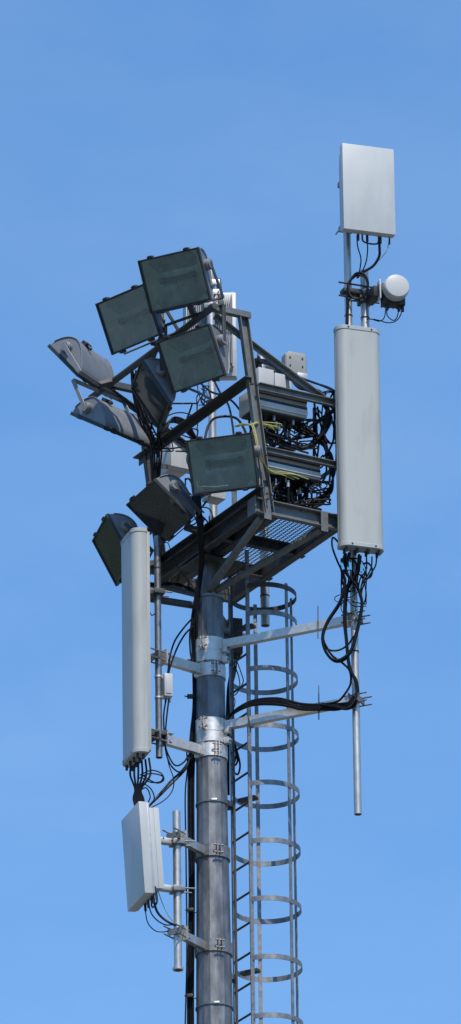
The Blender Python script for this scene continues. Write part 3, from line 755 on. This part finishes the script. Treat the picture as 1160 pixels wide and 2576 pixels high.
# small box on the left pole
c = P(421, 1727, PL_Y-0.02); Mr = Matrix.Rotation(R(15), 3, 'Z')
t = thing('junction_box', 'small grey amplifier box strapped to the thin left pole', 'box', c-Z*0.11)
part(MB().box(c, (0.075, 0.10, 0.215), Mr), 'case', M_WHITE, t, 0.006)
part(MB().box(c-Mr @ Vector((0, 0.053, 0)), (0.05, 0.008, 0.17), Mr), 'cover', M_WHITE, t, 0.003)
for dz in (0.10, -0.10):
    part(MB().ring((XL, PL_Y, c.z+dz), Z, 0.029, 0.036, 0.016, 20), 'strap', M_BRIGHT, t)
    part(MB().beam((XL, PL_Y, c.z+dz), c+Z*dz*0.8, 0.014, 0.016), 'strap_tab', M_BRIGHT, t)
for x in (-0.015, 0.02): part(MB().cyl(c+Vector((x, 0, -0.105)), c+Vector((x, 0, -0.15)), 0.010, n=8), 'connector', M_ALU, t)
# dark unit tucked behind the mast under the platform
c = P(588, 1606, 0.42)
t = thing('radio_unit', 'dark radio unit tucked between mast and ladder under the platform', 'radio unit', c-Z*0.18)
part(MB().box(c, (0.13, 0.16, 0.34), Mr), 'case', M_DARK, t, 0.01)
for i in range(4): part(MB().cyl(c+Vector((-0.045+0.03*i, -0.02, -0.165)), c+Vector((-0.045+0.03*i, -0.02, -0.21)), 0.010, n=8), 'connector', M_DARK, t)
part(MB().beam(c-Vector((0.05, 0, -0.1)), Vector((0.07, 0.06, c.z+0.1)), 0.04, 0.05), 'mount', M_ZINC, t)

# ------------------------------------------------------------------ cables
def bundle(name, label, cables, cat='cables', dep=None):
    first = cables[0][0][0]
    t = thing(name, label, cat, P(*first))
    for c in cables:
        pts, r, m = c[0], c[1], c[2] if len(c) > 2 else M_BLACK
        part(MB().tube([P(*p) for p in pts], r, 7, 6), 'cable', m, t)
    return t
def strands(path, n, spread, r, m=M_BLACK, dspread=0.03, jit=1.0):
    out = []
    for i in range(n):
        ox, oy, oz = random.uniform(-1, 1), random.uniform(-1, 1), random.uniform(-1, 1)
        pts = []
        for k, p in enumerate(path):
            s = spread*(1+0.5*jit*random.uniform(-1, 1))
            pts.append((p[0]+ox*s, p[1]+oy*s, p[2]+oz*dspread))
        out.append((pts, r*random.uniform(0.85, 1.15), m))
    return out

D = PR_Y
# top panel leads
bundle('cable_bundle', 'thin leads hanging from the topmost flat panel down its pole', [
    ([(898, 592, -0.76), (900, 620, -0.72), (908, 650, -0.70), (905, 680, -0.68), (898, 700, -0.68)], 0.006),
    ([(922, 596, -0.75), (925, 622, -0.72), (922, 655, -0.70), (912, 682, -0.68), (900, 700, -0.68)], 0.006),
    ([(954, 600, -0.72), (955, 625, -0.74), (954, 645, -0.72), (940, 668, -0.70), (918, 682, -0.69), (897, 692, -0.68), (880, 708, -0.68), (874, 735, -0.67), (874, 775, -0.66), (873, 820, -0.66)], 0.0125),
    ([(979, 603, -0.69), (974, 628, -0.74), (958, 650, -0.72), (940, 666, -0.70), (915, 681, -0.68), (882, 700, -0.67), (871, 730, -0.66)], 0.004, M_GREENW),
    ([(882, 705, -0.68), (896, 688, -0.69), (915, 690, -0.70), (926, 712, -0.70), (918, 742, -0.70), (898, 752, -0.69), (880, 742, -0.69), (876, 715, -0.68)], 0.011),
    ([(900, 690, -0.69), (920, 700, -0.70), (924, 730, -0.70), (908, 750, -0.69), (886, 748, -0.69), (877, 760, -0.68), (875, 815, -0.67)], 0.009)])
bundle('cable_bundle', 'thin looping leads under the small round dish', [
    ([(971, 774, -0.68), (967, 798, -0.69), (955, 808, -0.66), (935, 803, -0.62), (922, 803, -0.60)], 0.005),
    ([(1004, 768, -0.66), (1000, 795, -0.70), (990, 806, -0.69), (975, 795, -0.69), (973, 778, -0.68)], 0.005),
    ([(1012, 768, -0.65), (1008, 792, -0.70), (995, 808, -0.69), (975, 812, -0.68), (958, 807, -0.66), (940, 803, -0.63)], 0.005),
    ([(964, 733, -0.66), (948, 742, -0.62), (934, 735, -0.58), (924, 722, -0.58)], 0.006)])
# big loop under the right antenna
big = [(870, 1392, -0.80), (860, 1432, -0.78), (868, 1462, -0.76), (856, 1512, -0.75), (826, 1562, -0.74), (812, 1602, -0.74), (820, 1640, -0.74), (842, 1662, -0.74), (866, 1656, -0.73), (885, 1634, -0.72), (897, 1594, -0.72), (908, 1545, -0.72), (910, 1514, -0.73), (902, 1483, -0.74), (887, 1462, -0.76), (870, 1436, -0.78), (880, 1392, -0.80)]
down = [(905, 1395, -0.80), (900, 1440, -0.75), (874, 1480, -0.72), (868, 1554, -0.70), (872, 1610, -0.70), (877, 1662, -0.70), (884, 1690, -0.70), (896, 1712, -0.69), (899, 1745, -0.69), (890, 1770, -0.69), (872, 1782, -0.68), (845, 1778, -0.62), (810, 1772, -0.55)]
cl = strands(big, 5, 3.0, 0.0095) + strands(down, 4, 3.0, 0.0095)
cl += [([(812, 1602, -0.74), (824, 1632, -0.73), (850, 1636, -0.72), (875, 1622, -0.71), (890, 1600, -0.71)], 0.009),
       ([(815, 1615, -0.74), (835, 1648, -0.73), (862, 1668, -0.72), (880, 1688, -0.71), (882, 1720, -0.70), (866, 1748, -0.69), (848, 1765, -0.66), (812, 1772, -0.58)], 0.010),
       ([(856, 1370, -0.72), (838, 1352, -0.70), (836, 1375, -0.70), (848, 1410, -0.72), (862, 1440, -0.74)], 0.009),
       ([(884, 1404, -0.78), (897, 1420, -0.78), (895, 1450, -0.76), (902, 1475, -0.74)], 0.009),
       ([(948, 1400, -0.74), (944, 1425, -0.74), (925, 1455, -0.73), (912, 1480, -0.72), (908, 1510, -0.72)], 0.007),
       ([(936, 1400, -0.74), (934, 1428, -0.74), (920, 1455, -0.73), (908, 1475, -0.72)], 0.007),
       ([(922, 1398, -0.75), (922, 1430, -0.74), (912, 1462, -0.73), (906, 1490, -0.72)], 0.007),
       ([(912, 1420, -0.78), (925, 1416, -0.78), (936, 1430, -0.78), (933, 1450, -0.77), (920, 1455, -0.77), (908, 1445, -0.77)], 0.009),
       ([(900, 1490, -0.7), (880, 1503, -0.7), (862, 1496, -0.7), (846, 1500, -0.7), (842, 1508, -0.7), (852, 1514, -0.7), (876, 1508, -0.7), (892, 1518, -0.7)], 0.004),
       ([(872, 1500, -0.68), (862, 1516, -0.68), (858, 1530, -0.68), (866, 1545, -0.68), (880, 1542, -0.67), (898, 1535, -0.67)], 0.004)]
bb = bundle('cable_bundle', 'big black cable loop hanging below the right panel antenna', cl)
for px, py, ang in ((864, 1424, 25), (882, 1425, 5), (909, 1430, -8)):
    q = P(px, py, -0.84); part(MB().beam(q-Z*0.035, q+Z*0.035+Vector((-math.sin(R(ang))*0.04, 0, 0)), 0.022, 0.022), 'marker_sleeve', M_BLUE, bb)
# cables lying along the lower right arm
arm = lambda px, dy, dd: (px, 1803-(px-575)*0.165+dy, -0.15-0.46*(px-575)/310+dd)
al = []
for i in range(9):
    hy = random.uniform(-7, 6); sag = random.uniform(-16, -4)
    pts = [(572, 1806+hy*0.4, 0.06), arm(600, -10+sag*0.5+hy*0.4, -0.05), arm(640, -15+sag+hy*0.5, -0.06), arm(700, -8+sag+hy, -0.06), arm(760, 2+hy*1.2+i, -0.06), arm(820, 16+hy*1.5, -0.05), arm(850, 20+hy*1.6, -0.04), (876, 1772+hy, -0.66), (890, 1755+hy, -0.69)]
    al.append((pts, 0.0105, M_BLACK))
bundle('cable_bundle', 'thick run of black cables lying along the lower long arm', al)
# mast cable run, left side
run = []
for i in range(7):
    x0 = 479+i*2.6; d0 = -0.02+0.03*(i % 3); wob = lambda: random.uniform(-1.2, 1.2)
    run.append(([(502+i*1.2, 1300, -0.45+0.02*i), (504+i*1.3, 1400, -0.25), (500+i*1.2, 1450, -0.16), (490+i*1.6, 1510, -0.10), (482+i*2.0, 1570, d0-0.05), (484+i*2.2+wob(), 1640, d0), (487+i*1.5+wob(), 1700, d0), (486+i*1.4+wob(), 1780, d0), (478+i*2+wob(), 1860, d0), (475+i*2+wob(), 1960, d0), (475+i*2+wob(), 2080, d0), (476+i*1.9+wob(), 2220, d0), (475+i*1.9+wob(), 2360, d0), (474+i*2+wob(), 2480, d0), (474+i*2+wob(), 2650, d0)], 0.0105, M_BLACK))
run.append(([(486, 1560, -0.12), (478, 1590, -0.12), (479, 1640, -0.1), (486, 1670, -0.1)], 0.008, M_BLACK))
run.append(([(484, 1870, -0.1), (470, 1880, -0.1), (472, 1930, -0.08), (466, 2000, -0.08), (468, 2150, -0.06), (470, 2400, -0.06), (466, 2576, -0.06), (466, 2660, -0.06)], 0.007, M_BLACK))
mc = bundle('cable_bundle', 'long run of black cables strapped down the left side of the mast', run)
for py in (1664, 1752, 2290, 2506):
    q = P(478+random.uniform(-3, 4), py, -0.06)
    part(MB().box(q, (0.055, 0.05, 0.03)), 'cable_clamp', M_DARK, mc, 0.005)
    part(MB().cyl(q-Vector((0.05, 0, -0.005)), q+Vector((0.06, 0.05, -0.005)), 0.006, n=6), 'clamp_rod', M_ZINC, mc)
# mast left pair to the small box
bundle('cable_bundle', 'pair of black leads from the mast to the small amplifier box', [
    ([(484, 1555, -0.16), (462, 1580, -0.22), (440, 1612, -0.30), (428, 1650, -0.38), (424, 1680, -0.40), (422, 1698, -0.40)], 0.0085),
    ([(486, 1575, -0.16), (466, 1595, -0.22), (448, 1625, -0.30), (434, 1660, -0.38), (426, 1685, -0.40), (424, 1698, -0.40)], 0.0085)])
bundle('cable_bundle', 'leads hanging from the amplifier box down to the left', [
    ([(418, 1758, -0.41), (412, 1800, -0.40), (414, 1850, -0.40), (420, 1890, -0.40), (440, 1925, -0.36), (462, 1918, -0.25), (474, 1900, -0.14)], 0.0075),
    ([(425, 1758, -0.41), (418, 1820, -0.40), (416, 1880, -0.40), (428, 1922, -0.38), (450, 1942, -0.30), (468, 1932, -0.20), (478, 1905, -0.14)], 0.0075),
    ([(416, 1870, -0.40), (424, 1920, -0.40), (437, 1960, -0.38), (433, 1990, -0.36), (412, 2014, -0.40), (380, 2032, -0.48)], 0.005)])
# under the left antenna
ll = []
for i in range(6):
    x = 330+i*9
    ll.append(([(x, 1925-i*3.5, -0.55+0.02*i), (x-2+i, 1950, -0.52), (340+i*3, 1985, -0.5), (336+i*5, 2010, -0.5), (345+i*4, 2040, -0.52), (352+i*3, 2060, -0.50)], 0.0095, M_BLACK))
ll += [([(352, 1950, -0.48), (380, 1938, -0.48), (405, 1945, -0.48), (412, 1962, -0.48), (395, 1970, -0.48), (370, 1958, -0.48), (358, 1948, -0.48)], 0.006),
       ([(350, 1958, -0.47), (376, 1946, -0.47), (408, 1952, -0.47), (404, 1966, -0.47), (380, 1968, -0.47), (360, 1958, -0.47)], 0.006),
       ([(346, 1985, -0.48), (360, 1972, -0.48), (380, 1985, -0.48), (388, 2010, -0.48), (370, 2028, -0.48), (352, 2015, -0.48), (346, 1990, -0.48)], 0.006),
       ([(350, 1990, -0.46), (368, 1982, -0.46), (378, 2005, -0.46), (366, 2025, -0.46), (352, 2012, -0.46)], 0.006),
       ([(374, 2030, -0.48), (400, 2000, -0.42), (430, 1965, -0.32), (455, 1942, -0.24), (472, 1920, -0.14), (480, 1895, -0.12)], 0.010),
       ([(370, 2032, -0.48), (398, 2006, -0.42), (432, 1972, -0.32), (458, 1946, -0.24), (470, 1930, -0.14), (478, 1905, -0.12)], 0.009)]
bundle('cable_bundle', 'tangle of black cables between left antenna and lower left panel', ll)
# below the lower-left panel
bundle('cable_bundle', 'thin curved leads under the lower left flat panel', [
    ([(364, 2255, -0.5), (367, 2300, -0.53), (374, 2325, -0.5), (392, 2342, -0.5), (415, 2344, -0.48), (430, 2338, -0.46)], 0.005),
    ([(372, 2250, -0.52), (378, 2290, -0.52), (392, 2312, -0.5), (415, 2326, -0.48), (436, 2326, -0.46)], 0.006),
    ([(384, 2240, -0.6), (392, 2285, -0.52), (408, 2308, -0.5), (435, 2325, -0.5), (462, 2332, -0.42), (480, 2350, -0.2)], 0.011),
    ([(396, 2236, -0.6), (410, 2275, -0.52), (425, 2305, -0.51), (445, 2325, -0.5), (462, 2328, -0.42)], 0.004, M_GREENW)])
# right side coils round the radio units
rc = []
for i in range(15):
    o = random.uniform(-9, 9); q = random.uniform(-4, 4); d = -0.62+random.uniform(-0.05, 0.05)
    rc.append(([(648+q, 905+o, 0.3), (672+o, 912+q, 0.1), (710+q, 935+o, -0.2), (760+o, 975+q, -0.5), (800+q, 990+o, d), (822+q, 1020+o, d), (826+o, 1060+q, d), (805+q, 1100+o, d), (770+o, 1125+q, d), (720+q, 1122+o, d), (690+o, 1100+q, d), (668, 1085+o, d)], 0.0115, M_BLACK))
for i in range(13):
    o = random.uniform(-9, 9); q = random.uniform(-6, 6); d = -0.60+random.uniform(-0.05, 0.05)
    rc.append(([(680+i*7, 1066+q*0.4, -0.75), (715+i*3, 1070+q, d), (770+q, 1085+o, d), (808+o, 1105+q, d), (828+q, 1150+o, d), (838, 1200+o, d), (830+q*0.5, 1235+q, d), (800+o, 1262+o, d), (750+q, 1268+o, d), (715+o, 1255+q, d), (690+i*7, 1212+q*0.3, -0.80)], 0.0085, M_BLACK))
for i in range(4):
    o = random.uniform(-4, 4)
    rc.append(([(742, 948+o, 0.3), (790+o, 962, -0.1), (825, 978+o, -0.4), (850, 992+o, -0.62)], 0.010, M_BLACK))
bundle('cable_bundle', 'heavy black cable coils between radio units and right antenna', rc)
# short jumpers hanging from the two ribbed units
for base, lab in ((PL(0.12, 0.1, 0.30), 'spray of short black jumpers under the lower radio unit'), (PL(0.04, 0.12, 0.88), 'spray of short black jumpers under the upper radio unit')):
    t = thing('cable_bundle', lab, 'cables', base)
    n = 38 if 'lower' in lab else 24
    for i in range(n):
        p = base + U*random.uniform(0.0, 0.52) + V*random.uniform(0.0, 0.2)
        L = random.uniform(0.12, 0.30); s = random.uniform(-0.08, 0.05)
        part(MB().tube([p, p-Z*L*0.4+U*s*0.2, p-Z*L+U*s, p-Z*(L+0.05)+U*(s+random.uniform(0.02, 0.16))-V*0.05], 0.010, 6, 5), 'cable', M_BLACK, t)
        if i % 3 == 0: part(MB().cyl(p-Z*0.03, p-Z*0.09, 0.014, n=8), 'connector', M_ALU, t)
# dark tangle at the top of the radio pole
rt = []
for i in range(14):
    o = lambda: random.uniform(-12, 12)
    rt.append(([(645+o(), 905+o()*0.4, 0.35), (650+o()*0.5, 925+o(), 0.35), (660+o()*0.6, 945+o(), 0.35), (648+o()*0.5, 975+o()*0.5, 0.3)], 0.009, M_BLACK))
for i in range(5):
    o = random.uniform(-4, 4)
    rt.append(([(640, 925+o, 0.4), (665, 908+o, 0.35), (700, 912+o, 0.3), (725, 940+o, 0.3), (750, 948+o, 0.4)], 0.009, M_BLACK))
bundle('cable_bundle', 'knot of black cables at the top of the radio pole', rt)
# more thin leads in the tangle round the radio units and up the frame
def tangle(name_label, cx, cy, wx, wy, d0, d1, n, r, segs=5, drift=0.6):
    cs = []
    for i in range(n):
        x = cx+random.uniform(-wx, wx); y = cy+random.uniform(-wy, wy); d = random.uniform(d0, d1)
        pts = [(x, y, d)]; a = random.uniform(0, 6.28); turn = random.uniform(-1.3, 1.3)
        for k in range(segs):
            a += turn*random.uniform(0.4, 1.2)
            x = max(cx-wx*1.2, min(cx+wx*1.2, x+math.cos(a)*wx*drift)); y = max(cy-wy*1.2, min(cy+wy*1.2, y+math.sin(a)*wy*drift))
            pts.append((x, y, d+random.uniform(-0.06, 0.06)))
        cs.append((pts, r*random.uniform(0.7, 1.2), M_BLACK))
    return bundle('cable_bundle', name_label, cs)
tangle('dense knot of thin black leads between the two ribbed radio units', 725, 1092, 60, 30, -0.75, -0.45, 26, 0.008)
tangle('thin black leads crowding beside the right panel antenna behind the railing', 818, 1100, 24, 95, -0.66, -0.45, 16, 0.009)
tangle('hanging thin black leads between lower radio unit and platform edge', 745, 1240, 70, 24, -0.80, -0.55, 24, 0.007)
tangle('thin black leads crossing behind the middle floodlights near the lamp rail', 430, 1075, 55, 50, 0.0, 0.5, 14, 0.007)
tangle('thin black leads dangling in front of the rear pole under the beam end', 500, 1265, 28, 50, -0.35, 0.2, 12, 0.008)
tangle('small coil of thin wires tied near the top of the rear pole', 512, 995, 14, 20, 0.82, 0.9, 8, 0.005)
tangle('messy thin leads twisted round the pole below the right antenna', 890, 1465, 26, 50, -0.72, -0.66, 12, 0.006)
# yellow earth wires
yw = []
for i in range(6):
    o = random.uniform(-3, 3); d = -1.30
    yw.append(([(588+i*3, 1072+o, -1.05), (608, 1068+o, -1.15), (632, 1068+o*0.6, d), (650, 1064+o, -1.1), (672+i*6, 1070+o*2, -0.98), (690+i*4, 1078+o*2.5, -0.95)], 0.0045, M_YELLOW))
for i in range(4):
    o = random.uniform(-2.5, 2.5)
    yw.append(([(634+o, 1066, -1.3), (640+o, 1085, -1.3), (646+o, 1115, -1.3), (653+o, 1145, -1.28), (664+o, 1168, -1.2), (678+i*3, 1186+o, -1.1), (710+i*10, 1192+o, -1.02), (740+i*12, 1204+o, -0.98)], 0.0045, M_YELLOW))
bundle('wire_bundle', 'yellow wires tied round the tall post and draped down it', yw, 'wires')
# cables between post frame and rear pole, and in the left part of the frame
fc = [([(500, 960, -0.9), (530, 985, -0.3), (560, 995, 0.0), (585, 1010, 0.2), (610, 1040, 0.3)], 0.010),
      ([(515, 1105, 0.2), (525, 1070, 0.3), (545, 1050, 0.4), (590, 1050, 0.4), (612, 1075, 0.3), (625, 1110, 0.2)], 0.012),
      ([(540, 960, 0.7), (555, 990, 0.5), (575, 1020, 0.3), (584, 1062, 0.2), (590, 1110, 0.1)], 0.010),
      ([(470, 975, -0.6), (500, 988, -0.2), (522, 1000, 0.3), (540, 1008, 0.7)], 0.012),
      ([(510, 970, 0.8), (512, 985, 0.8), (508, 1000, 0.8), (520, 1012, 0.85), (530, 1000, 0.85), (525, 980, 0.85)], 0.007)]
for i in range(5):
    o = i*5
    fc.append(([(398+o, 1112-o, 0.1), (404+o, 1080-o*0.6, 0.1), (430+o*0.4, 1062-o*0.6, 0.15), (460+o*0.4, 1070-o*0.5, 0.2), (478+o*0.6, 1095, 0.25), (484+o, 1120, 0.3)], 0.0095))
bundle('cable_bundle', 'arching black cables between the lamp frame and rear pole', fc)
fl = []
for i in range(6):
    o = random.uniform(-5, 5)
    fl.append(([(330+i*4, 930+o*2, 0.0), (334+i*3, 985+o, 0.05), (345+i*4, 1040+o, 0.1), (362+i*5, 1085+o, 0.15), (376+i*6, 1130+o, 0.2), (382+i*4, 1200, 0.25), (385+i*4, 1300, 0.3), (392+i*3, 1400, 0.35)], 0.0085, M_BLACK))
fl += [([(410, 1015, -0.3), (412, 1050, -0.2), (404, 1080, -0.1), (396, 1110, 0.0), (405, 1130, 0.1)], 0.012),
       ([(420, 1020, -0.3), (400, 1060, -0.2), (398, 1095, -0.1), (410, 1115, 0)], 0.009),
       ([(400, 1015, -0.2), (380, 1075, -0.1), (384, 1110, 0.0), (400, 1150, 0.1)], 0.009)]
bundle('cable_bundle', 'lamp leads running down the left post behind the floodlights', fl)
# cables under the platform, left
ul = []
for i in range(4):
    o = random.uniform(-4, 4)
    ul.append(([(376, 1470+o, -0.25), (400, 1472+o, -0.2), (425, 1468-o, -0.1), (450, 1472+o, 0.0), (475, 1480-o, 0.02), (495, 1490, -0.02)], 0.009, M_BLACK))
ul += [([(376, 1535, -0.3), (382, 1548, -0.3), (392, 1540, -0.3), (398, 1520, -0.25)], 0.005), ([(395, 1375, -0.5), (420, 1365, -0.45), (430, 1385, -0.4), (450, 1430, -0.3), (485, 1475, -0.15)], 0.004, M_BLACK)]
bundle('cable_bundle', 'sagging black cables under the left end of the platform', ul)
# cables in front of the platform beam at the mast
vb = []
for i in range(6):
    o = random.uniform(-3, 3)
    vb.append(([(487+i*3, 1230+o, -0.5), (492+i*2.5, 1270, -0.55), (497+i*2.2, 1310, -0.55), (500+i*2, 1360, -0.5), (503+i*1.6, 1400, -0.35)], 0.0095, M_BLACK))
bundle('cable_bundle', 'black cables dropping over the left platform beam in front of the mast', vb)
# between mast and ladder
ml = []
for i in range(4):
    ml.append(([(580+i*5, 1655, 0.38), (582+i*4, 1680, 0.36), (576+i*4, 1710, 0.32), (572+i*2, 1740, 0.3), (570+i*2, 1800, 0.28), (570+i*2, 1900, 0.26), (572+i*1.5, 2000, 0.24)], 0.007, M_BLACK))
ml += [([(595, 1660, 0.38), (606, 1690, 0.36), (612, 1715, 0.34), (598, 1735, 0.32), (580, 1740, 0.3)], 0.005),
       ([(585, 1660, 0.38), (600, 1700, 0.36), (603, 1728, 0.34), (592, 1748, 0.32), (577, 1745, 0.3)], 0.005),
       ([(580, 1745, 0.3), (591, 1760, 0.3), (588, 1782, 0.3), (576, 1790, 0.3)], 0.004),
       ([(583, 1852, 0.2), (596, 1888, 0.2), (604, 1925, 0.2), (598, 1948, 0.2), (586, 1935, 0.2), (594, 1900, 0.2), (588, 1865, 0.2)], 0.009),
       ([(585, 1850, 0.2), (592, 1880, 0.2), (598, 1910, 0.2), (592, 1925, 0.2), (583, 1922, 0.2)], 0.009)]
bundle('cable_bundle', 'looped black leads between the mast and the ladder', ml)
